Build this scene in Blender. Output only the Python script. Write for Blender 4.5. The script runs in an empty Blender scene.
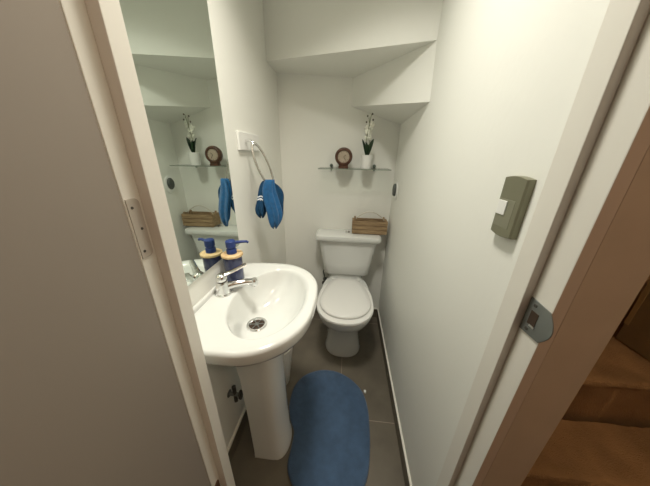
import bpy, bmesh, math, random
from mathutils import Vector, Matrix
random.seed(7)
C = bpy.context.scene.collection
PI = math.pi
cos, sin = math.cos, math.sin

# ------------------------------------------------------------------ materials
def mat(name, col, rough=0.5, metal=0.0, noise=0.0, nscale=30.0, bump=0.0, bscale=200.0,
        trans=0.0, ior=1.45, coat=0.0, spec=0.5, col2=None, sheen=0.0):
    m = bpy.data.materials.new(name); m.use_nodes = True
    nt = m.node_tree; N = nt.nodes; L = nt.links
    b = N['Principled BSDF']
    b.inputs['Base Color'].default_value = (*col, 1)
    b.inputs['Roughness'].default_value = rough
    b.inputs['Metallic'].default_value = metal
    b.inputs['IOR'].default_value = ior
    b.inputs['Transmission Weight'].default_value = trans
    b.inputs['Coat Weight'].default_value = coat
    b.inputs['Specular IOR Level'].default_value = spec
    b.inputs['Sheen Weight'].default_value = sheen
    if noise or bump or col2:
        tc = N.new('ShaderNodeTexCoord')
    if noise or col2:
        n = N.new('ShaderNodeTexNoise'); n.inputs['Scale'].default_value = nscale
        n.inputs['Detail'].default_value = 6
        L.new(tc.outputs['Object'], n.inputs['Vector'])
        r = N.new('ShaderNodeValToRGB')
        r.color_ramp.elements[0].position = 0.35; r.color_ramp.elements[1].position = 0.68
        c2 = col2 if col2 else tuple(max(0, c * (1 - noise)) for c in col)
        r.color_ramp.elements[0].color = (*c2, 1); r.color_ramp.elements[1].color = (*col, 1)
        L.new(n.outputs['Fac'], r.inputs['Fac']); L.new(r.outputs['Color'], b.inputs['Base Color'])
    if bump:
        n2 = N.new('ShaderNodeTexNoise'); n2.inputs['Scale'].default_value = bscale
        n2.inputs['Detail'].default_value = 4
        L.new(tc.outputs['Object'], n2.inputs['Vector'])
        bp = N.new('ShaderNodeBump'); bp.inputs['Strength'].default_value = bump
        bp.inputs['Distance'].default_value = 0.004
        L.new(n2.outputs['Fac'], bp.inputs['Height']); L.new(bp.outputs['Normal'], b.inputs['Normal'])
    return m

def tile_mat(name, tile, grout, rough=0.45):
    m = bpy.data.materials.new(name); m.use_nodes = True
    nt = m.node_tree; N = nt.nodes; L = nt.links; b = N['Principled BSDF']
    tc = N.new('ShaderNodeTexCoord'); sx = N.new('ShaderNodeSeparateXYZ')
    L.new(tc.outputs['Object'], sx.inputs['Vector'])
    facs = []
    for ax, off, size in (('X', 0.02, 0.75), ('Y', 0.786, 0.75)):
        a = N.new('ShaderNodeMath'); a.operation = 'SUBTRACT'; a.inputs[1].default_value = off
        L.new(sx.outputs[ax], a.inputs[0])
        p = N.new('ShaderNodeMath'); p.operation = 'PINGPONG'; p.inputs[1].default_value = size / 2
        L.new(a.outputs[0], p.inputs[0])
        q = N.new('ShaderNodeMath'); q.operation = 'LESS_THAN'; q.inputs[1].default_value = 0.0016
        L.new(p.outputs[0], q.inputs[0]); facs.append(q)
    mx = N.new('ShaderNodeMath'); mx.operation = 'MAXIMUM'
    L.new(facs[0].outputs[0], mx.inputs[0]); L.new(facs[1].outputs[0], mx.inputs[1])
    n = N.new('ShaderNodeTexNoise'); n.inputs['Scale'].default_value = 7; n.inputs['Detail'].default_value = 8
    L.new(tc.outputs['Object'], n.inputs['Vector'])
    r = N.new('ShaderNodeValToRGB'); r.color_ramp.elements[0].position = .3; r.color_ramp.elements[1].position = .72
    r.color_ramp.elements[0].color = (*[c * .78 for c in tile], 1); r.color_ramp.elements[1].color = (*[c * 1.15 for c in tile], 1)
    L.new(n.outputs['Fac'], r.inputs['Fac'])
    mix = N.new('ShaderNodeMixRGB'); mix.inputs['Color2'].default_value = (*grout, 1)
    L.new(mx.outputs[0], mix.inputs['Fac']); L.new(r.outputs['Color'], mix.inputs['Color1'])
    L.new(mix.outputs['Color'], b.inputs['Base Color']); b.inputs['Roughness'].default_value = rough
    return m

def wood_mat(name, c1, c2, scale=(8, 60, 60), rough=0.6):
    m = bpy.data.materials.new(name); m.use_nodes = True
    nt = m.node_tree; N = nt.nodes; L = nt.links; b = N['Principled BSDF']
    tc = N.new('ShaderNodeTexCoord'); mp = N.new('ShaderNodeMapping'); mp.inputs['Scale'].default_value = scale
    L.new(tc.outputs['Object'], mp.inputs['Vector'])
    n = N.new('ShaderNodeTexNoise'); n.inputs['Scale'].default_value = 3; n.inputs['Detail'].default_value = 7
    L.new(mp.outputs['Vector'], n.inputs['Vector'])
    r = N.new('ShaderNodeValToRGB'); r.color_ramp.elements[0].position = .3; r.color_ramp.elements[1].position = .7
    r.color_ramp.elements[0].color = (*c1, 1); r.color_ramp.elements[1].color = (*c2, 1)
    L.new(n.outputs['Fac'], r.inputs['Fac']); L.new(r.outputs['Color'], b.inputs['Base Color'])
    b.inputs['Roughness'].default_value = rough
    return m

M = {}
M['wall'] = mat('white_plaster', (.85, .85, .795), .55, bump=.10, bscale=45, spec=.35)
M['back'] = M['wall']
M['brown_wall'] = mat('brown_hall_paint', (.52, .395, .285), .6, noise=.08, nscale=14, bump=.25, bscale=28)
M['brown_edge'] = mat('brown_frame_paint', (.55, .425, .325), .55)
M['frame'] = mat('frame_paint', (.79, .765, .695), .42)
M['stop_shade'] = mat('stop_face_shade', (.74, .69, .63), .5)  # frame paint with the shade of the hall-facing stop faces painted in
M['door'] = mat('door_paint', (.29, .25, .21), .38)
M['tile'] = tile_mat('floor_tile', (.155, .133, .100), (.36, .29, .24), .38)
M['skirt'] = mat('skirting_tile', (.16, .14, .105), .45, noise=.15, nscale=9)
M['skirt_trim'] = mat('skirting_trim', (.80, .78, .70), .4)
M['ceramic'] = mat('white_ceramic', (.75, .76, .735), .12, coat=.6)
M['seat'] = mat('white_seat_plastic', (.82, .815, .785), .25)
M['chrome'] = mat('chrome', (.80, .80, .80), .09, metal=1)
M['ring_metal'] = mat('worn_chrome', (.55, .54, .51), .22, metal=1)
M['steel'] = mat('brushed_steel', (.24, .255, .245), .38, metal=.8)
M['dark_metal'] = mat('dark_metal', (.09, .085, .075), .4, metal=.6)
M['hole'] = mat('dark_hole', (.05, .03, .018), .8)
M['hingem'] = mat('painted_hinge', (.50, .45, .39), .45, metal=.2)
M['rust'] = mat('rusty_hinge', (.17, .085, .04), .7, noise=.4, nscale=60)
M['mirror'] = mat('mirror_silver', (.80, .87, .82), .0, metal=1)
M['mirror_edge'] = mat('mirror_edge_glass', (.42, .55, .48), .15)
def thin_glass(name, tint):
    m = bpy.data.materials.new(name); m.use_nodes = True
    nt = m.node_tree; N = nt.nodes; L = nt.links; N.remove(N['Principled BSDF'])
    t = N.new('ShaderNodeBsdfTransparent'); t.inputs['Color'].default_value = (*tint, 1)
    g = N.new('ShaderNodeBsdfGlossy'); g.inputs['Roughness'].default_value = .02
    fr = N.new('ShaderNodeFresnel'); fr.inputs['IOR'].default_value = 1.25
    mx = N.new('ShaderNodeMixShader'); L.new(fr.outputs[0], mx.inputs[0]); L.new(t.outputs[0], mx.inputs[1]); L.new(g.outputs[0], mx.inputs[2])
    L.new(mx.outputs[0], N['Material Output'].inputs['Surface']); return m
M['glass'] = thin_glass('clear_glass', (.95, .975, .96))
M['glass_edge'] = mat('glass_edge', (.27, .30, .25), .15)
M['teal'] = mat('bracket_metal', (.15, .19, .165), .3, metal=.7)
M['soap_blue'] = mat('navy_bottle', (.020, .028, .105), .2, col2=(.060, .072, .15), nscale=26, coat=.5)
M['pump_blue'] = mat('blue_pump', (.024, .048, .19), .3)
M['bamboo'] = wood_mat('bamboo_collar', (.60, .40, .20), (.78, .58, .32), (40, 10, 40))
M['rug'] = mat('blue_pile', (.066, .128, .235), .95, noise=.22, nscale=22, bump=.9, bscale=420, sheen=.3)
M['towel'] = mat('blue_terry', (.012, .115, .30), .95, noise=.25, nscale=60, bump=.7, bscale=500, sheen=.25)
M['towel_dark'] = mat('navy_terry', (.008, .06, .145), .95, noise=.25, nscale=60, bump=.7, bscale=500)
M['stripe'] = mat('white_stripe', (.78, .80, .84), .9)
M['white_plastic'] = mat('white_plastic', (.83, .83, .80), .35)
M['switch_plate'] = mat('olive_grey_plate', (.225, .22, .15), .33, metal=.35)
M['switch_mod'] = mat('grey_module', (.26, .255, .185), .4, metal=.3)
M['clock_wood'] = wood_mat('dark_brown_wood', (.055, .022, .012), (.11, .045, .022), (30, 30, 30), .4)
M['dial'] = mat('cream_dial', (.46, .38, .29), .4, noise=.12, nscale=50)
M['ink'] = mat('dark_hand', (.03, .02, .015), .5)
M['pot'] = mat('white_pot', (.82, .82, .79), .3)
M['soil'] = mat('dark_soil', (.05, .035, .025), .95, noise=.4, nscale=120, bump=.6)
M['leaf'] = mat('dark_green_leaf', (.020, .050, .020), .4, noise=.3, nscale=40)
M['stem'] = mat('green_stem', (.16, .19, .07), .6)
M['petal'] = mat('white_petal', (.80, .80, .70), .6)
M['bud'] = mat('dark_bud', (.06, .045, .025), .6)
M['crate'] = wood_mat('light_weathered_wood', (.21, .135, .07), (.40, .28, .155), (5, 40, 70), .75)
M['wire'] = mat('pale_wire', (.62, .58, .50), .4, metal=.4)
M['grille'] = mat('dark_grey_grille', (.10, .11, .10), .5, noise=.3, nscale=120)
M['carpet'] = mat('brown_carpet', (.50, .285, .125), 1.0, col2=(.34, .19, .08), nscale=9, bump=1.0, bscale=260)
M['tuft'] = mat('tan_tuft', (.52, .34, .16), .95)
M['card'] = mat('brown_cardboard', (.36, .26, .13), .8, noise=.15, nscale=12)
M['lit_flap_edge'] = mat('lit_card_edge', (.52, .36, .16), .6)  # cardboard edge with the light it catches painted into the colour
M['bin'] = mat('white_bin_plastic', (.72, .70, .64), .4)
M['tag'] = mat('white_tag', (.85, .85, .83), .7)

# ------------------------------------------------------------------ mesh helpers
def link(name, bm, m, parent=None, smooth=None, bevel=0, bseg=2, subsurf=0, solid=0):
    bmesh.ops.recalc_face_normals(bm, faces=bm.faces[:])
    me = bpy.data.meshes.new(name); bm.to_mesh(me); bm.free()
    o = bpy.data.objects.new(name, me); C.objects.link(o)
    for x in (m if isinstance(m, (list, tuple)) else [m]): me.materials.append(x)
    if solid:
        s = o.modifiers.new('solid', 'SOLIDIFY'); s.thickness = solid; s.offset = 0
    if bevel:
        b = o.modifiers.new('bevel', 'BEVEL'); b.width = bevel; b.segments = bseg; b.limit_method = 'ANGLE'; b.angle_limit = .6
    if subsurf:
        s = o.modifiers.new('sub', 'SUBSURF'); s.levels = subsurf; s.render_levels = subsurf
    if smooth is not None:
        for p in me.polygons: p.use_smooth = True
        if smooth < 180:
            bm2 = bmesh.new(); bm2.from_mesh(me)
            for e in bm2.edges:
                if len(e.link_faces) == 2 and e.calc_face_angle(0) > math.radians(smooth): e.smooth = False
            bm2.to_mesh(me); bm2.free()
    if parent is not None:
        o.parent = parent; o.matrix_parent_inverse = Matrix.Translation(parent.location).inverted()
    return o

def tag(o, label, cat, group=None):
    o['label'] = label; o['category'] = cat
    if group: o['group'] = group
    return o

def thing(name, label, cat, loc, group=None):
    o = bpy.data.objects.new(name, None); C.objects.link(o); o.location = loc
    o.empty_display_size = .05
    return tag(o, label, cat, group)

def struct(name, bm, m, **k):
    o = link(name, bm, m, **k); o['kind'] = 'structure'; return o

def add_box(bm, lo, hi, mi=0):
    v = [bm.verts.new((x, y, z)) for x in (lo[0], hi[0]) for y in (lo[1], hi[1]) for z in (lo[2], hi[2])]
    for f in ((0, 1, 3, 2), (4, 6, 7, 5), (0, 4, 5, 1), (2, 3, 7, 6), (0, 2, 6, 4), (1, 5, 7, 3)):
        bm.faces.new([v[i] for i in f]).material_index = mi
    return v

def box(lo, hi):
    bm = bmesh.new(); add_box(bm, lo, hi); return bm

def loft(bm, rings, closed=True, cap0=True, cap1=True, mi=0):
    R = [[bm.verts.new(p) for p in r] for r in rings]
    n = len(R[0])
    for a, b in zip(R, R[1:]):
        for i in range(n if closed else n - 1):
            j = (i + 1) % n
            f = bm.faces.new((a[i], a[j], b[j], b[i])); f.material_index = mi
    if cap0: bm.faces.new(R[0]).material_index = mi
    if cap1: bm.faces.new(R[-1]).material_index = mi
    return R

def lathe(bm, prof, c, n=32, axis='z', sx=1, sy=1, mi=0, cap=True):
    rings = []
    for r, h in prof:
        ring = []
        for i in range(n):
            a = 2 * PI * i / n
            u, w = r * cos(a) * sx, r * sin(a) * sy
            if axis == 'z': ring.append((c[0] + u, c[1] + w, c[2] + h))
            elif axis == 'y': ring.append((c[0] + u, c[1] + h, c[2] + w))
            else: ring.append((c[0] + h, c[1] + u, c[2] + w))
        rings.append(ring)
    return loft(bm, rings, cap0=cap, cap1=cap, mi=mi)

def tube(bm, pts, rad, n=10, closed=False, mi=0):
    P = [Vector(p) for p in pts]; m = len(P); rings = []
    R = rad if isinstance(rad, (list, tuple)) else [rad] * m
    up = None
    for i in range(m):
        a = P[(i - 1) % m] if (closed or i > 0) else P[i]
        b = P[(i + 1) % m] if (closed or i < m - 1) else P[i]
        t = (b - a).normalized()
        if up is None:
            up = t.orthogonal().normalized()
        up = (up - t * up.dot(t))
        up = up.normalized() if up.length > 1e-6 else t.orthogonal().normalized()
        s = t.cross(up)
        rings.append([P[i] + (up * cos(2 * PI * k / n) + s * sin(2 * PI * k / n)) * R[i] for k in range(n)])
    if closed: rings.append(rings[0])
    if closed:
        V = [[bm.verts.new(p) for p in r] for r in rings[:-1]]; V.append(V[0])
        for a, b in zip(V, V[1:]):
            for i in range(n):
                bm.faces.new((a[i], a[(i + 1) % n], b[(i + 1) % n], b[i])).material_index = mi
    else: loft(bm, rings, mi=mi)

def bez(pts, n=12):
    """Catmull-Rom through points"""
    P = [Vector(p) for p in pts]; P = [P[0] * 2 - P[1]] + P + [P[-1] * 2 - P[-2]]
    out = []
    for i in range(1, len(P) - 2):
        for k in range(n):
            t = k / n; a, b, c, d = P[i - 1:i + 3]
            out.append(.5 * ((2 * b) + (c - a) * t + (2 * a - 5 * b + 4 * c - d) * t * t + (3 * b - a - 3 * c + d) * t ** 3))
    out.append(P[-2]); return out

def closed_curve(pts, n=10):
    P = [Vector(p) for p in pts]; m = len(P); out = []
    for i in range(m):
        a, b, c, d = P[i - 1], P[i], P[(i + 1) % m], P[(i + 2) % m]
        for k in range(n):
            t = k / n
            out.append(.5 * ((2 * b) + (c - a) * t + (2 * a - 5 * b + 4 * c - d) * t * t + (3 * b - a - 3 * c + d) * t ** 3))
    return out

def rrect(cx, cy, hx, hy, r, z, n=6):
    out = []
    for qx, qy, a0 in ((1, 1, 0), (-1, 1, PI / 2), (-1, -1, PI), (1, -1, 1.5 * PI)):
        for k in range(n + 1):
            a = a0 + PI / 2 * k / n
            out.append((cx + qx * (hx - r) + r * cos(a), cy + qy * (hy - r) + r * sin(a), z))
    return out

# ------------------------------------------------------------------ dimensions (metres); x right, y into the room, z up
XL, XR, YB, YF = -.472, .313, 1.63, .37
H = 1.30

# ------------------------------------------------------------------ setting
struct('floor', box((-1.3, -1.6, -.06), (.391, YB + .1, 0)), M['tile'])
struct('wall_left', box((XL - .1, YF, 0), (XL, YB, 2.45)), M['wall'])
struct('wall_back', box((XL - .1, YB, 0), (XR + .078, YB + .1, 2.45)), M['wall'])
bm = bmesh.new()
add_box(bm, (XR, YF, 0), (XR + .078, YB, 2.45))
bm.normal_update()
for f in bm.faces:
    if f.calc_center_median().x > XR + .07: f.material_index = 1
struct('wall_right', bm, [M['wall'], M['brown_wall']])
# partition holding the doorway: brown towards the hall, white inside
bm = bmesh.new()
for lo, hi in (((-1.3, .303, 0), (-.3535, YF, 2.45)), ((.3185, .2935, -.0), (.391, YF - .0005, 2.45)), ((-.3535, .303, 2.055), (.3185, YF, 2.45))):
    add_box(bm, lo, hi)
for f in bm.faces:
    c = f.calc_center_median()
    f.material_index = 1 if c.y > YF - .002 else 0
struct('wall_front', bm, [M['brown_wall'], M['wall']])

# ceiling under the winding stairs: soffits stepping down to the back right corner
bm = bmesh.new()
def quad(*p): bm.faces.new([bm.verts.new(q) for q in p])
F_, E_ = (XL, 1.45, 1.775), (XR, 1.119, 1.721)
D_, G_ = (0, YB, 1.742), (XL, YB, 1.775)
B_ = (XR, 1.085, 1.51); A_ = (0, YB, 1.592); C_ = (XR, YB, 1.490)
ZT = 2.30
quad(A_, B_, C_)                                        # lowest triangular soffit
quad(A_, B_, E_, D_)                                    # riser above it
quad(D_, E_, F_, G_)                                    # middle soffit
quad(F_, E_, (XR, 1.119, ZT), (XL, 1.45, ZT))           # riser above it
quad((XL, 1.45, ZT), (XR, 1.119, ZT), (XR, YF, ZT), (XL, YF, ZT))
struct('ceiling', bm, M['wall'])

# hall surroundings behind and around the viewer
struct('wall_hall_back', box((-1.3, -1.7, 0), (1.4, -1.6, 2.45)), M['brown_wall'])
struct('wall_hall_left', box((-1.4, -1.6, 0), (-1.3, .37, 2.45)), M['brown_wall'])
struct('wall_stair_right', box((1.30, -1.6, -.06), (1.40, 2.1, 2.45)), M['brown_wall'])
struct('wall_stair_back', box((.391, 2.0, 0), (1.30, 2.1, 2.45)), M['brown_wall'])
struct('ceiling_hall', box((-1.3, -1.6, 2.45), (1.3, .37, 2.5)), M['wall'])

# tiled skirting with a white top line
def skirting(name, lo, hi, axis):
    o = struct(name, box(lo, hi), M['skirt'])
    t = box((lo[0] - (.0012 if axis == 'r' else 0), lo[1] - (.0012 if axis == 'b' else 0), hi[2]),
            (hi[0] + (.0012 if axis == 'l' else 0), hi[1], hi[2] + .009))
    c = link('top_trim', t, M['skirt_trim'], o)
    return o
skirting('baseboard_left', (XL, YF, 0), (XL + .009, YB - .009, .081), 'l')
skirting('baseboard_right', (XR - .007, YF + .002, 0), (XR, YB - .009, .081), 'r')
skirting('baseboard_back', (XL + .009, YB - .009, 0), (XR - .007, YB, .081), 'b')

# door frame: jambs with stops; right jamb's hall edge painted brown
DH = 2.03
bm = bmesh.new()
add_box(bm, (-.353, .303, 0), (-.333, .3645, DH + .02))
add_box(bm, (.300, .293, 0), (.318, .3695, DH + .02))
add_box(bm, (-.333, .303, DH), (.300, .3645, DH + .02))
for f in bm.faces:
    c = f.calc_center_median()
    if c.y < .2935: f.material_index = 1
struct('trim_1', bm, [M['frame'], M['brown_edge']], bevel=.0012)
bm = bmesh.new()
add_box(bm, (-.333, .332, 0), (-.314, .3645, DH))
add_box(bm, (.287, .332, 0), (.300, .3695, DH))
add_box(bm, (-.314, .332, DH - .013), (.287, .3645, DH))
for f in bm.faces:
    if f.calc_center_median().y < .3325: f.material_index = 1  # hall-facing faces get the colour with shade painted in
struct('trim_2', bm, [M['frame'], M['stop_shade']], bevel=.0012)

# open door leaf standing along the left of the view
door = struct('door_1', box((-.372, -.325, .008), (-.3335, .3025, 2.02)), M['door'], bevel=.0015)

# ------------------------------------------------------------------ hinges, strike plate
def hinge(label, z0, z1, m):
    t = thing('door_hinge', label, 'hinge', (-.333, .316, z0))
    bm = bmesh.new(); r = .009; pts = []
    y0, y1 = .3055, .3275
    prof = [(y0, z0)] + [(y1 - r + r * sin(a), z0 + r - r * cos(a)) for a in [PI / 2 * k / 5 for k in range(6)]] + \
           [(y1 - r + r * cos(a), z1 - r + r * sin(a)) for a in [PI / 2 * k / 5 for k in range(6)]] + [(y0, z1)]
    loft(bm, [[(x, y, z) for y, z in prof] for x in (-.333, -.3315)])
    link('hinge_leaf', bm, m, t)
    for k, yy in ((.12, .312), (.5, .319), (.86, .3125)):
        s = bmesh.new(); lathe(s, [(.0024, 0), (.0022, .0006)], (-.3315, yy, z0 + (z1 - z0) * k), 12, 'x')
        link('screw', s, M['dark_metal'], t)
hinge('painted grey beige hinge plate on the left door jamb, at mid height', 1.136, 1.234, M['hingem'])
hinge('dark rusty hinge plate low on the left jamb, at the bottom of the photo', .330, .424, M['rust'])

t = thing('strike_plate', 'grey metal latch strike plate screwed to the right door jamb', 'strike plate', (.300, .31, 1.037))
bm = bmesh.new()
N_ = 10; rings = []
for x in (.2982, .2998):
    pts = [(x, .3315, 1.037), (x, .3315, 1.098)] + [(x, .2935, 1.095)]
    pts += [(x, .2935 - .0135 * sin(PI * k / N_), 1.095 - .055 * k / N_) for k in range(1, N_)]
    pts += [(x, .2935, 1.040)]
    rings.append(pts)
loft(bm, rings)
link('plate', bm, M['steel'], t, bevel=.0005)
bm = bmesh.new(); add_box(bm, (.2975, .3075, 1.0555), (.2984, .3215, 1.0795)); link('latch_hole', bm, M['hole'], t)
bm = bmesh.new(); add_box(bm, (.2970, .3065, 1.0535), (.2984, .3165, 1.0570)); link('latch_tongue', bm, M['chrome'], t)
for z in (1.046, 1.089):
    s = bmesh.new(); lathe(s, [(.003, 0), (.0028, -.0008)], (.2982, .3185, z), 12, 'x'); link('screw', s, M['dark_metal'], t)

# ------------------------------------------------------------------ light switch
t = thing('light_switch', 'olive grey light switch plate with one white rocker on the right wall', 'light switch', (XR, .449, 1.16))
bm = bmesh.new(); rings = []
zs = [1.162 + (1.268 - 1.162) * k / 10 for k in range(11)]
yc, hy = .4495, .031
rings = []
for x, s in ((XR - .0002, 1), (XR - .010, 1), (XR - .0125, .90)):
    r = []
    for k in range(11): r.append((x, yc + hy * s, 1.215 + (zs[k] - 1.215) * (1 if s == 1 else .985)))
    top = [(x, yc + hy * s * (1 - 2 * k / 8), 1.215 + .053 * (1 if s == 1 else .985) + .004 * sin(PI * k / 8)) for k in range(1, 8)]
    r += top
    for k in range(10, -1, -1): r.append((x, yc - hy * s, 1.215 + (zs[k] - 1.215) * (1 if s == 1 else .985)))
    r += [(x, yc - hy * s * (1 - 2 * k / 8), 1.215 - .053 * (1 if s == 1 else .985) - .004 * sin(PI * k / 8)) for k in range(1, 8)]
    rings.append(r)
loft(bm, rings)
link('plate', bm, M['switch_plate'], t, smooth=30)
link('module', box((XR - .0130, .432, 1.176), (XR - .012, .4755, 1.229)), M['switch_mod'], t, bevel=.0006)
link('rocker', box((XR - .0148, .4505, 1.199), (XR - .0128, .4745, 1.226)), M['white_plastic'], t, bevel=.001)

# ------------------------------------------------------------------ mirror
bm = bmesh.new(); add_box(bm, (XL + .0005, .385, .927), (XL + .0055, .885, 2.05))
for f in bm.faces: f.material_index = 0 if f.calc_center_median().x > XL + .0054 else 1
tag(link('wall_mirror', bm, [M['mirror'], M['mirror_edge']]), 'tall frameless wall mirror on the left wall above the sink', 'mirror')

# ------------------------------------------------------------------ wash basin on pedestal
SY = .655
sink = thing('pedestal_sink', 'white ceramic pedestal sink with oval bowl under the wall mirror', 'sink', (-.30, SY, 0))
half = [(-.471, 0), (-.471, .20), (-.462, .232), (-.43, .249), (-.38, .258), (-.315, .2605), (-.25, .257), (-.19, .232), (-.14, .188),
        (-.105, .125), (-.092, .05)]
outl = [(x, SY + d) for x, d in half] + [(x, SY - d) for x, d in half[::-1] if d > 0]
def ray_poly(c, a, poly):
    d = Vector((cos(a), sin(a))); best = None
    for i in range(len(poly)):
        p, q = Vector(poly[i]), Vector(poly[(i + 1) % len(poly)])
        e = q - p; den = d.x * e.y - d.y * e.x
        if abs(den) < 1e-12: continue
        w = p - Vector(c); tt = (w.x * e.y - w.y * e.x) / den; u = (w.x * d.y - w.y * d.x) / den
        if tt > 0 and -1e-6 <= u <= 1 + 1e-6 and (best is None or tt > best): best = tt
    return best
sm = []
for i, p in enumerate(outl):            # light rounding of the outline
    a, c = Vector(outl[i - 1]), Vector(outl[(i + 1) % len(outl)])
    sm.append(p)
fine = []
cc = closed_curve([(x, y, 0) for x, y in sm[1:]], 5)
fine = [(max(p.x, -.471), p.y) for p in cc]
bc = (-.255, SY); NA = 112
ang = [2 * PI * (i + .5) / NA for i in range(NA)]
ro = [ray_poly(bc, a, fine) for a in ang]
def oring(s, z, dx=0): return [(max(bc[0] + dx + ro[i] * s * cos(ang[i]), -.4715), bc[1] + ro[i] * s * sin(ang[i]), z) for i in range(NA)]
def ering(rx, ry, cx, z, n=2.0):
    out = []
    for a in ang:
        ca, sa = cos(a), sin(a)
        out.append((cx + rx * (abs(ca) ** (2 / n)) * (1 if ca > 0 else -1), SY + ry * (abs(sa) ** (2 / n)) * (1 if sa > 0 else -1), z))
    return out
ZR = .832
rings = [ering(.034, .034, -.314, .7005), ering(.039, .040, -.313, .7010), ering(.060, .075, -.300, .7045), ering(.083, .118, -.281, .720), ering(.103, .158, -.268, .752),
         ering(.117, .186, -.259, .790), ering(.122, .194, -.256, .814), ering(.1255, .199, -.2545, .826), ering(.1300, .204, -.252, .8315), ering(.1345, .209, -.251, ZR + .0005),
         oring(.90, ZR + .001), oring(.965, ZR + .0015), oring(.992, ZR - .003), oring(1.0, ZR - .011),
         oring(.995, ZR - .036), oring(.965, ZR - .050), oring(.86, ZR - .066, -.01), oring(.66, .728, -.03), oring(.45, .695, -.05), oring(.30, .680, -.05)]
bm = bmesh.new(); loft(bm, rings, cap0=True, cap1=True)
link('basin', bm, M['ceramic'], sink, smooth=60)
bm = bmesh.new(); add_box(bm, (-.4715, SY - .205, ZR - .02), (-.457, SY + .205, ZR + .017))
link('back_ledge', bm, M['ceramic'], sink, smooth=40, bevel=.005, bseg=3)
# pedestal: D-shaped hollow column
def dring(x0, x1, hy, z, n=12):
    out = [(x0, SY - hy, z)]
    r = hy
    for k in range(n + 1):
        a = -PI / 2 + PI * k / n
        ca = abs(cos(a)) ** .75
        out.append((x1 - .065 + .065 * ca, SY + hy * sin(a), z))
    out.append((x0, SY + hy, z)); return out
bm = bmesh.new()
loft(bm, [dring(-.362, -.213, .084, 0), dring(-.362, -.213, .084, .018), dring(-.362, -.220, .081, .030), dring(-.366, -.226, .079, .25), dring(-.372, -.228, .081, .5), dring(-.385, -.222, .086, .64), dring(-.39, -.218, .09, .672)])
link('pedestal', bm, M['ceramic'], sink, smooth=40)
DX, DY, DZ = -.316, SY - .004, .7005
bm = bmesh.new()
lathe(bm, [(.037, -.001), (.0385, .003), (.036, .0055), (.029, .0045), (.0265, .0005)], (DX, DY, DZ), 36)
dr = link('drain', bm, M['chrome'], sink, smooth=40)
bm = bmesh.new(); lathe(bm, [(.0262, .0007), (.0258, .0012)], (DX, DY, DZ), 28); link('drain_hole', bm, M['hole'], dr)
bm = bmesh.new()
for a in (0.2, PI / 3 + .2, 2 * PI / 3 + .2):
    d = Vector((cos(a), sin(a), 0)) * .026; c0 = Vector((DX, DY, DZ + .0032)); tube(bm, [c0 - d, c0 + d], .0018, 6)
lathe(bm, [(.008, 0), (.006, .003)], (DX, DY, DZ + .0028), 14)
link('drain_strainer', bm, M['steel'], dr)

# ------------------------------------------------------------------ faucet
fx, fy, fz = -.425, .648, ZR + .0005
fa = thing('faucet', 'chrome single-lever faucet on the sink deck in front of the blue soap bottle', 'faucet', (fx, fy, fz))
bm = bmesh.new(); lathe(bm, [(.029, 0), (.029, .004), (.0245, .008), (.0225, .030), (.0210, .046), (.0195, .052), (.012, .0545)], (fx, fy, fz), 32)
link('body', bm, M['chrome'], fa, smooth=40)
dirv = Vector((.86, .52, 0)).normalized()
P0 = Vector((fx, fy, fz + .024))
bm = bmesh.new()
tube(bm, bez([P0, P0 + dirv * .035 + Vector((0, 0, .006)), P0 + dirv * .075 + Vector((0, 0, .005)), P0 + dirv * .108 + Vector((0, 0, -.002))], 6), [.0145 - .002 * k / 18 for k in range(19)], 14)
e_ = P0 + dirv * .108
lathe(bm, [(.0125, -.016), (.0140, -.014), (.0140, .006), (.010, .012)], tuple(e_), 16)
link('spout', bm, M['chrome'], fa, smooth=50)
bm = bmesh.new()
lathe(bm, [(.018, 0), (.0195, .004), (.0195, .016), (.013, .024), (.004, .027)], (fx, fy, fz + .055), 24)
ld = Vector((.72, .69, 0)).normalized(); sd = Vector((-ld.y, ld.x, 0))
L0 = Vector((fx, fy, fz + .072)); rings = []
for k in range(11):
    s = k / 10; p = L0 + ld * (.010 + .080 * s) + Vector((0, 0, .018 * s ** 1.4 + .002))
    w = .0125 * (1 - .25 * s); h = .006 * (1 - .35 * s)
    rings.append([p + sd * (w * cos(2 * PI * q / 12)) + Vector((0, 0, h * sin(2 * PI * q / 12))) for q in range(12)])
loft(bm, rings)
link('lever', bm, M['chrome'], fa, smooth=50)

# ------------------------------------------------------------------ soap dispenser
sx_, sy_, sz_ = -.425, .741, ZR + .001
so = thing('soap_dispenser', 'dark blue soap bottle with round bamboo collar and blue pump beside the faucet', 'soap dispenser', (sx_, sy_, sz_))
bm = bmesh.new(); lathe(bm, [(.028, 0), (.0325, .003), (.034, .010), (.034, .093), (.033, .103), (.031, .107)], (sx_, sy_, sz_), 32); link('bottle', bm, M['soap_blue'], so, smooth=40)
bm = bmesh.new(); lathe(bm, [(.036, .1075), (.0395, .1095), (.0395, .1165), (.0365, .1185)], (sx_, sy_, sz_), 32); link('collar', bm, M['bamboo'], so, smooth=40)
bm = bmesh.new()
lathe(bm, [(.0185, .1188), (.0185, .134), (.0172, .136), (.0150, .1365), (.0150, .143), (.0180, .1445), (.0180, .166), (.015, .1695)], (sx_, sy_, sz_), 24)
pump = link('pump', bm, M['pump_blue'], so, smooth=40)
q0 = Vector((sx_, sy_, sz_ + .159)); dn = Vector((.86, .35, 0)).normalized()
bm = bmesh.new(); tube(bm, [q0 + dn * .010, q0 + dn * .04 + Vector((0, 0, .002)), q0 + dn * .058 + Vector((0, 0, .001)), q0 + dn * .062 + Vector((0, 0, -.004))], [.0066, .0055, .005, .0045], 12)
link('nozzle', bm, M['pump_blue'], pump, smooth=50)

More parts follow.
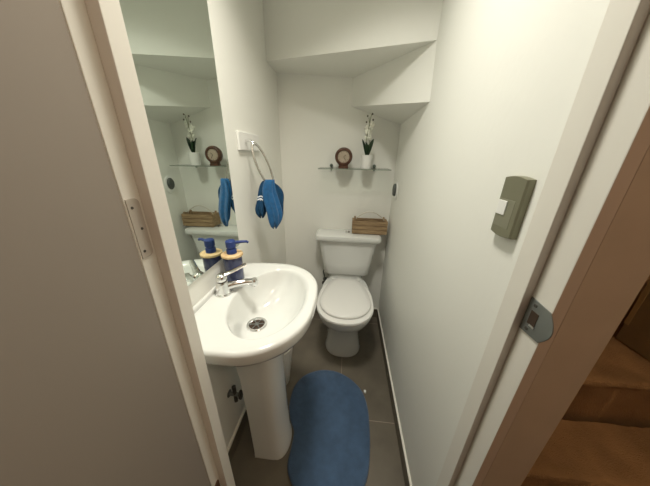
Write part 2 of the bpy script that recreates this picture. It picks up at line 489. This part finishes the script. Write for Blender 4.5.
# ------------------------------------------------------------------ stop valve under the sink
v = thing('stop_valve', 'small dark stop valve on the left wall under the sink', 'valve', (XL, .64, .31))
bm = bmesh.new(); lathe(bm, [(.016, 0), (.016, .003), (.008, .006), (.008, .046)], (XL + .0005, .632, .325), 16, 'x'); link('valve_body', bm, M['steel'], v, smooth=40)
bm = bmesh.new(); tube(bm, [(XL + .028, .632, .282), (XL + .028, .632, .325), (XL + .028, .632, .372)], [.008, .0075, .0085], 12); link('valve_spindle', bm, M['dark_metal'], v, smooth=40)
bm = bmesh.new(); lathe(bm, [(.006, 0), (.015, .003), (.015, .010), (.006, .012)], (XL + .047, .632, .325), 16, 'x', 1, 1.6); link('valve_handle', bm, M['dark_metal'], v, smooth=40)

# ------------------------------------------------------------------ waste bin between pedestal and toilet
bx, by = -.366, .960
b = thing('waste_bin', 'white tapered plastic bin on the floor behind the sink pedestal', 'bin', (bx, by, 0))
bm = bmesh.new(); lathe(bm, [(.064, 0), (.066, .003), (.098, .285), (.098, .29), (.094, .29), (.062, .008)], (bx, by, 0), 32); link('body', bm, M['bin'], b, smooth=40)
bm = bmesh.new(); tube(bm, [(bx + .0975 * cos(2 * PI * k / 32), by + .0975 * sin(2 * PI * k / 32), .289) for k in range(32)], .0045, 8, True); link('rim', bm, M['bin'], b, smooth=60)

# ------------------------------------------------------------------ toilet
tx = .020
to = thing('toilet', 'white two-piece toilet with closed lid against the back wall', 'toilet', (tx, 1.35, 0))
def egg(hw, yf, yb, z, n=2.3, c=None, back=None, N=48):
    """egg ring; front (towards viewer) yf, back yb; back corners squarer"""
    c = c if c is not None else yf + (yb - yf) * .48
    out = []
    for i in range(N):
        a = 2 * PI * i / N; ca, sa = cos(a), sin(a)
        e = n if sa < 0 else (back or n)
        x = hw * (abs(ca) ** (2 / e)) * (1 if ca > 0 else -1)
        y = (c - yf if sa < 0 else yb - c) * (abs(sa) ** (2 / e)) * (1 if sa > 0 else -1)
        out.append((tx + x, c + y, z))
    return out
bm = bmesh.new()
loft(bm, [egg(.126, 1.172, 1.560, 0, 2.4, 1.30, 3.2), egg(.127, 1.170, 1.560, .012, 2.4, 1.30, 3.2), egg(.117, 1.182, 1.555, .04, 2.4, 1.30, 3.2),
          egg(.108, 1.190, 1.550, .12, 2.3, 1.30, 3.2), egg(.106, 1.178, 1.550, .20, 2.2, 1.30, 3.2), egg(.116, 1.140, 1.555, .255, 2.2, 1.28, 3.2),
          egg(.143, 1.075, 1.565, .305, 2.2, 1.25, 3.4), egg(.163, 1.026, 1.57, .355, 2.2, 1.21, 3.6), egg(.172, 1.006, 1.575, .395, 2.2, 1.20, 3.8),
          egg(.174, 1.002, 1.575, .412, 2.2, 1.20, 3.8), egg(.168, 1.010, 1.57, .420, 2.2, 1.20, 3.8)])
link('bowl', bm, M['ceramic'], to, smooth=50)
bm = bmesh.new()
loft(bm, [rrect(tx, 1.545, .13, .05, .03, .4195), rrect(tx, 1.55, .10, .045, .03, .467)])
link('tank_mount', bm, M['ceramic'], to, smooth=40)
bm = bmesh.new()
o1 = [egg(.176, .997, 1.445, .4205, 2.2, 1.20, 3.0), egg(.180, .994, 1.445, .428, 2.2, 1.20, 3.0), egg(.176, .998, 1.443, .4375, 2.2, 1.20, 3.0), egg(.118, 1.05, 1.38, .4375, 2.1, 1.2, 2.2), egg(.118, 1.05, 1.38, .4205, 2.1, 1.2, 2.2)]
o1.append(o1[0]); loft(bm, o1, cap0=False, cap1=False); bmesh.ops.remove_doubles(bm, verts=bm.verts[:], dist=1e-5)
link('seat', bm, M['seat'], to, smooth=50)
def lidring(s, z, yf):
    out = []
    N = 56
    for i in range(N):
        a = 2 * PI * i / N; ca, sa = cos(a), sin(a)
        e = 2.15 if sa < 0 else 3.2
        c = 1.20
        y = c + ((c - yf) if sa < 0 else (1.484 - c)) * (abs(sa) ** (2 / e)) * (1 if sa > 0 else -1)
        w = .161 if y < c else .161 - (.161 - .122) * ((y - c) / .284) ** 1.0
        x = w * (abs(ca) ** (2 / e)) * (1 if ca > 0 else -1)
        out.append((tx + x * s, c + (y - c) * s, z))
    return out
bm = bmesh.new(); loft(bm, [lidring(.985, .4385, 1.032), lidring(1, .4425, 1.032), lidring(1, .450, 1.032), lidring(.975, .4555, 1.032), lidring(.80, .4575, 1.032), lidring(.3, .459, 1.032)])
link('seat_lid', bm, M['seat'], to, smooth=50)
for s in (-1, 1):
    bm = bmesh.new(); lathe(bm, [(.006, -.018), (.007, -.016), (.007, .016), (.006, .018)], (tx + s * .085, 1.476, .4395), 12, 'x'); link('lid_hinge', bm, M['seat'], to, smooth=40)
bm = bmesh.new()
loft(bm, [rrect(tx, 1.558, .152, .060, .035, .466), rrect(tx, 1.555, .166, .068, .040, .478), rrect(tx, 1.552, .178, .071, .04, .56), rrect(tx, 1.548, .196, .077, .038, .68), rrect(tx, 1.545, .204, .079, .036, .748)])
link('tank', bm, M['ceramic'], to, smooth=50)
bm = bmesh.new()
loft(bm, [rrect(tx, 1.535, .216, .088, .036, .7485), rrect(tx, 1.535, .228, .092, .036, .753), rrect(tx, 1.535, .230, .093, .036, .772), rrect(tx, 1.535, .226, .090, .036, .784), rrect(tx, 1.535, .209, .075, .036, .7885)])
link('tank_lid', bm, M['ceramic'], to, smooth=50)
bm = bmesh.new(); lathe(bm, [(.019, 0), (.019, .004), (.015, .0065)], (tx - .005, 1.545, .789), 24); fb = link('flush_button', bm, M['chrome'], to, smooth=40)
bm = bmesh.new(); lathe(bm, [(.0075, 0), (.007, .002)], (tx + .005, 1.543, .7955), 16); link('button_half', bm, M['dark_metal'], fb)

# toilet water supply
v = thing('stop_valve', 'small metal stop valve with hose on the back wall left of the toilet', 'valve', (-.135, YB, .33))
bm = bmesh.new(); lathe(bm, [(.017, 0), (.017, -.004), (.009, -.007), (.009, -.055)], (-.150, YB - .0005, .345), 16, 'y'); link('valve_body', bm, M['steel'], v, smooth=40)
bm = bmesh.new(); lathe(bm, [(.008, 0), (.018, -.004), (.018, -.014), (.008, -.017)], (-.150, YB - .0555, .345), 14, 'y'); link('valve_handle', bm, M['dark_metal'], v, smooth=40)
bm = bmesh.new(); tube(bm, bez([(-.150, YB - .035, .345), (-.150, YB - .035, .385), (-.158, YB - .045, .44), (-.135, YB - .06, .475), (-.118, YB - .062, .490)], 8), .0062, 10); link('hose', bm, M['steel'], v, smooth=60)

# ------------------------------------------------------------------ wooden crate on the tank
cx0, cx1, cy0, cy1, cz = .045, .288, 1.512, 1.612, .7895
cr = thing('wooden_crate', 'slatted wooden crate with pale arched wire handle on the toilet tank', 'crate', (.166, 1.56, cz))
for k in range(3):
    z0 = cz + .004 + k * .031
    link('front_slat', box((cx0 + .001, cy0, z0), (cx1 - .001, cy0 + .008, z0 + .027)), M['crate'], cr, bevel=.001)
    link('rear_slat', box((cx0 + .001, cy1 - .008, z0), (cx1 - .001, cy1, z0 + .027)), M['crate'], cr, bevel=.001)
for x0 in (cx0 + .001, cx1 - .013):
    link('end_board', box((x0, cy0 + .0085, cz + .004), (x0 + .012, cy1 - .0085, cz + .095)), M['crate'], cr, bevel=.001)
    for y0 in (cy0 + .009, cy1 - .021):
        link('corner_post', box((x0 + (.0125 if x0 < .1 else -.0125), y0, cz + .001), (x0 + (.0245 if x0 < .1 else -.0005), y0 + .012, cz + .108)), M['crate'], cr, bevel=.001)
link('bottom_board', box((cx0 + .0135, cy0 + .0085, cz), (cx1 - .0135, cy1 - .0085, cz + .006)), M['crate'], cr)
bm = bmesh.new(); ym = (cy0 + cy1) / 2
tube(bm, bez([(cx0 + .020, ym, cz + .09), (cx0 + .040, ym, cz + .115), (cx0 + .085, ym, cz + .143), ((cx0 + cx1) / 2, ym, cz + .151), (cx1 - .085, ym, cz + .143), (cx1 - .040, ym, cz + .115), (cx1 - .020, ym, cz + .09)], 8), .0028, 8)
link('handle', bm, M['wire'], cr, smooth=60)

# ------------------------------------------------------------------ glass shelf
sz = 1.222
sh = thing('glass_shelf', 'clear glass shelf on two round brackets on the back wall', 'shelf', (.03, 1.55, sz))
bm = bmesh.new(); add_box(bm, (-.192, 1.475, sz), (.262, YB - .002, sz + .006))
for f in bm.faces:
    c = f.calc_center_median()
    f.material_index = 0 if abs(c.z - sz - .003) > .002 else 1
link('glass_panel', bm, [M['glass'], M['glass_edge']], sh)
for x in (-.118, .172):
    bm = bmesh.new(); lathe(bm, [(.011, 0), (.011, -.014), (.008, -.018)], (x, YB - .0005, sz + .0185), 16, 'y'); link('bracket', bm, M['teal'], sh, smooth=40)
    bm = bmesh.new(); lathe(bm, [(.006, 0), (.006, -.012)], (x, YB - .0005, sz - .008), 12, 'y'); link('bracket_pin', bm, M['teal'], sh, smooth=40)
ST = sz + .0065

# clock
kx, ky, kz = -.034, 1.525, ST + .069
ck = thing('desk_clock', 'small round dark brown wooden clock on the glass shelf', 'clock', (kx, ky, ST))
bm = bmesh.new(); lathe(bm, [(.044, .024), (.052, .020), (.055, .008), (.055, -.008), (.052, -.017), (.046, -.021), (.038, -.019), (.037, -.012)], (kx, ky, kz), 40, 'y'); link('case', bm, M['clock_wood'], ck, smooth=50)
bm = bmesh.new(); loft(bm, [rrect(kx, ky, .031, .021, .008, ST), rrect(kx, ky, .031, .021, .008, ST + .010), rrect(kx, ky, .029, .017, .008, ST + .014), rrect(kx, ky, .034, .017, .008, ST + .034)]); link('base', bm, M['clock_wood'], ck, smooth=40)
bm = bmesh.new(); lathe(bm, [(.0365, -.012), (.036, -.0135)], (kx, ky, kz), 32, 'y'); dl = link('dial', bm, M['dial'], ck)
for a, l in ((.9, .017), (2.6, .025)):
    bm = bmesh.new(); tube(bm, [(kx, ky - .0148, kz), (kx + l * sin(a), ky - .0148, kz + l * cos(a))], .0012, 6); link('hand', bm, M['ink'], dl)
bm = bmesh.new()
for k in range(12):
    a = 2 * PI * k / 12; tube(bm, [(kx + .028 * sin(a), ky - .0143, kz + .028 * cos(a)), (kx + .033 * sin(a), ky - .0143, kz + .033 * cos(a))], .0009, 5)
link('hour_mark', bm, M['ink'], dl)

# orchid
px, py = .110, 1.530
pl = thing('potted_orchid', 'pale orchid with dark green leaves in a white pot on the glass shelf', 'plant', (px, py, ST))
bm = bmesh.new(); lathe(bm, [(.030, 0), (.032, .002), (.0365, .078), (.037, .081), (.0345, .081), (.033, .072)], (px, py, ST), 32); link('pot', bm, M['pot'], pl, smooth=40)
bm = bmesh.new(); lathe(bm, [(.0325, .0735), (.02, .0765), (.005, .078)], (px, py, ST), 20); link('soil', bm, M['soil'], pl, smooth=60)
def leaf(a, lean, ln, w, tw=0.0):
    bm = bmesh.new(); d = Vector((cos(a), sin(a), 0)); s = Vector((-d.y, d.x, 0)); s = (s * cos(tw) + d * sin(tw)).normalized(); prev = None
    for k in range(11):
        t_ = k / 10
        p = Vector((px, py, ST + .075)) + d * (.006 + lean * t_ ** 1.3) + Vector((0, 0, ln * (t_ - .12 * t_ ** 3)))
        hw = w * (sin(PI * (.12 + .86 * t_)) ** .7) * .5
        row = [bm.verts.new(p - s * hw + d * (-.002)), bm.verts.new(p + d * .001), bm.verts.new(p + s * hw + d * (-.002))]
        if prev:
            for i in range(2): bm.faces.new((prev[i], prev[i + 1], row[i + 1], row[i]))
        prev = row
    link('leaf', bm, M['leaf'], pl, smooth=180, solid=.0016)
for a, le, ln, w, tw in ((PI * .98, .030, .108, .021, .9), (PI * 1.25, .014, .092, .022, .4), (.15, .030, .112, .027, -1.1), (-.55, .020, .092, .026, -.5), (PI * .62, .014, .090, .022, .3), (PI * 1.55, .006, .075, .020, 0)):
    leaf(a, le, ln, w, tw)
stems = [bez([(px - .004, py, ST + .074), (px - .010, py - .003, ST + .15), (px - .003, py - .004, ST + .225), (px + .009, py - .006, ST + .305)], 8),
         bez([(px + .004, py, ST + .074), (px + .012, py + .004, ST + .15), (px + .010, py + .006, ST + .21), (px - .004, py + .002, ST + .290)], 8)]
for s_ in stems:
    bm = bmesh.new(); tube(bm, s_, .0016, 6); link('stem', bm, M['stem'], pl, smooth=60)
def flower(c, yaw, pitch, r):
    bm = bmesh.new(); c = Vector(c)
    f = Vector((sin(yaw) * cos(pitch), -cos(yaw) * cos(pitch), sin(pitch))); u = f.orthogonal().normalized(); w = f.cross(u)
    for k in range(5):
        a = 2 * PI * k / 5 + .3; d = u * cos(a) + w * sin(a); s = f.cross(d)
        rows = []
        for q in range(5):
            t_ = q / 4; p = c + d * (r * t_) + f * (.004 * sin(PI * t_) - .003 * t_); hw = r * .42 * sin(PI * (.12 + .80 * t_))
            rows.append([bm.verts.new(p - s * hw), bm.verts.new(p + f * .0012), bm.verts.new(p + s * hw)])
        for A, B in zip(rows, rows[1:]):
            for i in range(2): bm.faces.new((A[i], A[i + 1], B[i + 1], B[i]))
    link('flower', bm, M['petal'], pl, smooth=180, solid=.0008)
for i, (k, s_) in enumerate(((11, 0), (12, 1), (14, 0), (16, 1), (17, 0), (18, 1), (20, 1))):
    p = stems[s_][k]; side = -1 if i % 2 else 1
    flower(p + Vector((side * .016, -.006 + .006 * (i % 3), .004)), side * .6 + .2, .1, .0205)
for dx, dz, sI in ((.006, .000, 0), (-.008, .006, 1), (.012, -.030, 0), (-.012, -.026, 1)):
    p = stems[sI][-1] + Vector((dx, -.002, dz))
    bm = bmesh.new(); lathe(bm, [(.0006, -.0055), (.0045, -.001), (.0047, .002), (.001, .0062)], tuple(p), 10); link('bud', bm, M['bud'], pl, smooth=180)

# device on the right wall by the shelf
dv = thing('wall_dispenser', 'small white wall device with dark oval grille on the right wall near the shelf', 'dispenser', (XR, 1.495, 1.04))
bm = bmesh.new(); lathe(bm, [(.046, -.0005), (.048, -.003), (.046, -.006), (.040, -.008)], (XR, 1.495, 1.098), 36, 'x', 1.0, 1.25); link('housing', bm, M['white_plastic'], dv, smooth=50)
bm = bmesh.new(); lathe(bm, [(.030, -.0085), (.030, -.016), (.026, -.022)], (XR, 1.497, 1.104), 30, 'x', .95, 1.3); link('grille', bm, M['grille'], dv, smooth=40)

# ------------------------------------------------------------------ towel ring and towel
tr = thing('towel_ring', 'chrome oval towel ring on a white plate on the left wall', 'towel ring', (XL, 1.08, 1.30))
link('plate', box((XL + .0005, .985, 1.318), (XL + .012, 1.215, 1.392)), M['white_plastic'], tr, bevel=.003)
bm = bmesh.new(); tube(bm, bez([(XL + .0115, 1.045, 1.358), (-.436, 1.042, 1.358), (-.424, 1.040, 1.350), (-.420, 1.040, 1.338)], 5), .0052, 10); link('hook', bm, M['chrome'], tr, smooth=60)
RC = Vector((-.388, 1.045, 1.254)); ra = Vector((-.033, -.006, .092)); rb = Vector((.018, .020, .008))
bm = bmesh.new(); tube(bm, [RC + ra * cos(2 * PI * k / 48) + rb * sin(2 * PI * k / 48) for k in range(48)], .0052, 10, True); link('ring', bm, M['ring_metal'], tr, smooth=60)

def cloth_lobe(bm, path, widths, depth, phase, mi=0, stripes=()):
    """folded hanging lobe: closed wavy cross-sections along a path; width direction mostly across the view"""
    rings = []; n = 40
    wd = Vector((.93, .30, 0)).normalized(); dd = Vector((-wd.y, wd.x, 0))
    for k, p in enumerate(path):
        s = k / (len(path) - 1); w = widths(s); d = depth(s); r = []
        for i in range(n):
            a = 2 * PI * i / n
            wob = 1 + .26 * sin(5 * a + phase + 1.5 * s) * min(1, s * 2.0 + .25) + .10 * sin(7 * a + 2 * phase)
            off = .006 * sin(9 * s + phase)
            r.append(p + wd * (w * cos(a) * wob + off) + dd * (d * sin(a) * wob) + Vector((0, 0, .013 * sin(3 * a + phase) * s * s)))
        rings.append(r)
    R = loft(bm, rings, mi=mi)
    nr = len(rings)
    bm.faces.ensure_lookup_table()
    return R
bm = bmesh.new()
T0 = Vector((-.364, 1.046, 1.187))
# front lobe, brighter and longer
def rnd_end(s): return math.sqrt(max(.02, 1 - max(0, (s - .80) / .20) ** 2 * .93))
pA = bez([T0 + Vector((.000, -.008, -.006)), T0 + Vector((.004, -.016, .006)), T0 + Vector((.008, -.024, -.05)), T0 + Vector((.016, -.028, -.13)), T0 + Vector((.022, -.028, -.210))], 8)
cloth_lobe(bm, pA, lambda s: (.009 + .020 * min(1, s * 1.7)) * rnd_end(s), lambda s: (.009 + .009 * s) * rnd_end(s), .4, 0)
# back lobe, dark, with two white stripes
pB = bez([T0 + Vector((-.002, .002, .000)), T0 + Vector((-.010, -.002, .000)), T0 + Vector((-.026, -.010, -.045)), T0 + Vector((-.036, -.016, -.10)), T0 + Vector((-.038, -.018, -.162))], 9)
fa0 = len(bm.faces)
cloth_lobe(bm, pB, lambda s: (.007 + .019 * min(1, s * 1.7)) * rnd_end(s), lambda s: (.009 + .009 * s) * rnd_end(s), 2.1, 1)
bm.faces.ensure_lookup_table()
for f in bm.faces[fa0:]:
    z = f.calc_center_median().z
    if (1.103 < z < 1.109 or 1.115 < z < 1.121): f.material_index = 2
# right-hand fold
pC = bez([T0 + Vector((.006, .010, .006)), T0 + Vector((.018, .010, -.025)), T0 + Vector((.034, .010, -.09)), T0 + Vector((.038, .008, -.165))], 9)
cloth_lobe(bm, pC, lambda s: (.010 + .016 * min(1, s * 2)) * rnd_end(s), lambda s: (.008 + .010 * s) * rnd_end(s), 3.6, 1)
tag(link('hand_towel', bm, [M['towel'], M['towel_dark'], M['stripe']], smooth=180), 'blue hand towel with white stripes bunched through the towel ring', 'towel')

# ------------------------------------------------------------------ bath mat
outline = [(-.05, 1.050), (-.131, 1.040), (-.215, .992), (-.258, .915), (-.262, .815), (-.240, .745), (-.208, .690), (-.204, .630), (-.207, .570), (-.196, .530), (-.165, .492), (-.10, .455), (-.03, .445),
           (.06, .458), (.118, .500), (.150, .560), (.167, .65), (.173, .75), (.170, .845), (.146, .930), (.090, .995), (.020, 1.035)]
cv = closed_curve([(x, y, 0) for x, y in outline], 6)
ctr = Vector((-.04, .74, 0))
rug = thing('bath_mat', 'blue contoured bath mat on the tiled floor between sink and toilet', 'bath mat', (-.04, .74, 0))
bm = bmesh.new()
def rring(s, z): return [tuple(ctr + (p - ctr) * s + Vector((0, 0, z))) for p in cv]
loft(bm, [rring(.985, .0005), rring(1.0, .005), rring(1.0, .011), rring(.988, .016), rring(.96, .018), rring(.75, .0185), rring(.5, .0185), rring(.25, .0185), rring(.06, .0185)])
link('pile', bm, M['rug'], rug, smooth=180)
link('tag', box((.1555, .928, .003), (.168, .945, .012)), M['tag'], rug, bevel=.002)

# ------------------------------------------------------------------ stairs beside the doorway
st = thing('staircase', 'brown carpeted stairs seen right of the doorway', 'stairs', (.84, .5, 0))
def step(x0, x1, y0, y1, z0, z1):
    bm = bmesh.new(); nx, ny = 60, max(4, int((y1 - y0) / .012)); rnd = random.Random(int(z1 * 1000))
    # top sheet + front nosing roll + riser
    prof = [(y0 + .022, z0), (y0 + .022, z1 - .045), (y0 + .016, z1 - .036), (y0 + .004, z1 - .030), (y0, z1 - .018), (y0 + .003, z1 - .006), (y0 + .012, z1)]
    prof += [(y0 + .012 + (y1 - y0 - .012) * k / ny, z1) for k in range(1, ny + 1)]
    prof += [(y1, z0)]
    rings = []
    for i in range(nx + 1):
        x = x0 + (x1 - x0) * i / nx
        rings.append([(x, y + (rnd.uniform(-.0025, .0025) if 2 <= j < len(prof) - 1 else 0), z + (rnd.uniform(-.0022, .0022) if 1 <= j < len(prof) - 1 else 0)) for j, (y, z) in enumerate(prof)])
    loft(bm, rings)
    link('step', bm, M['carpet'], st, smooth=40)
SX0, SX1 = .3925, 1.298
step(SX0, SX1, .27, .409, 0, .27)
step(SX0, SX1, .410, .575, 0, .475)
step(SX0, SX1, .576, .92, 0, .665)
step(SX0, SX1, .921, 1.25, 0, .86)
step(SX0, SX1, 1.251, 1.985, 0, 1.05)
# frayed carpet along the wall corner
bm = bmesh.new(); rnd = random.Random(3)
for k in range(46):
    y = rnd.uniform(.42, .60); z = .477 if y < .56 else .667
    a = Vector((SX0 + rnd.uniform(.002, .02), y, z)); d = Vector((rnd.uniform(-.004, .006), rnd.uniform(-.008, .008), rnd.uniform(.006, .016)))
    tube(bm, [a, a + d * .6, a + d + Vector((.003, 0, -.002))], [.0016, .0014, .0006], 5)
fr = link('carpet_fringe', bm, M['tuft'], st); fr['kind'] = 'stuff'; fr['label'] = 'frayed tan carpet edge'

bx_ = thing('cardboard_box', 'brown cardboard box standing on the carpeted stairs at the right edge of the photo', 'box', (1.15, .78, .668))
link('body', box((1.045, .60, .669), (1.26, .775, .93)), M['card'], bx_, bevel=.002)
link('lit_flap_edge', box((1.0435, .762, .74), (1.0448, .776, .935)), M['lit_flap_edge'], bx_)  # edge flap of the box, caught light painted as a paler strip

# ------------------------------------------------------------------ lights
def lamp(name, kind, loc, power, col, size):
    l = bpy.data.lights.new(name, kind); l.energy = power; l.color = col
    if kind == 'POINT': l.shadow_soft_size = size
    else: l.shape = 'DISK'; l.size = size; l.spread = math.radians(125)
    o = bpy.data.objects.new(name, l); C.objects.link(o); o.location = loc; return o
lamp('bathroom_downlight', 'AREA', (-.10, .58, 2.20), 7.8, (1.0, .958, .855), .22)
lamp('hall_bulb', 'POINT', (.72, -.65, 2.3), 13.5, (1.0, .82, .63), .08)
w = bpy.data.worlds.new('World'); bpy.context.scene.world = w; w.use_nodes = True
w.node_tree.nodes['Background'].inputs[0].default_value = (.30, .26, .22, 1)
w.node_tree.nodes['Background'].inputs[1].default_value = .05

# ------------------------------------------------------------------ camera
cam = bpy.data.cameras.new('camera'); co = bpy.data.objects.new('camera', cam); C.objects.link(co)
cam.sensor_width = 36; cam.lens = 36 * 224.0 / 650; cam.clip_start = .01
p_, yw, ro_ = .3703, .0945, .0157
cp, sp = cos(p_), sin(p_)
Rx = Matrix(((1, 0, 0), (0, cp, -sp), (0, sp, cp)))
Ry = Matrix(((cos(yw), 0, sin(yw)), (0, 1, 0), (-sin(yw), 0, cos(yw))))
Rz = Matrix(((cos(ro_), -sin(ro_), 0), (sin(ro_), cos(ro_), 0), (0, 0, 1)))
Q = Rz @ Rx @ Ry
def ax(r): return Vector((r[0], r[2], -r[1]))
X, Y, Z = ax(Q[0]), -ax(Q[1]), -ax(Q[2])
co.matrix_world = Matrix(((X.x, Y.x, Z.x, 0), (X.y, Y.y, Z.y, 0), (X.z, Y.z, Z.z, H), (0, 0, 0, 1)))
sc = bpy.context.scene
sc.camera = co
sc.view_settings.view_transform = 'Standard'; sc.view_settings.look = 'None'
sc.view_settings.exposure = 0.0; sc.view_settings.gamma = 1.0; sc.view_settings.use_curve_mapping = False
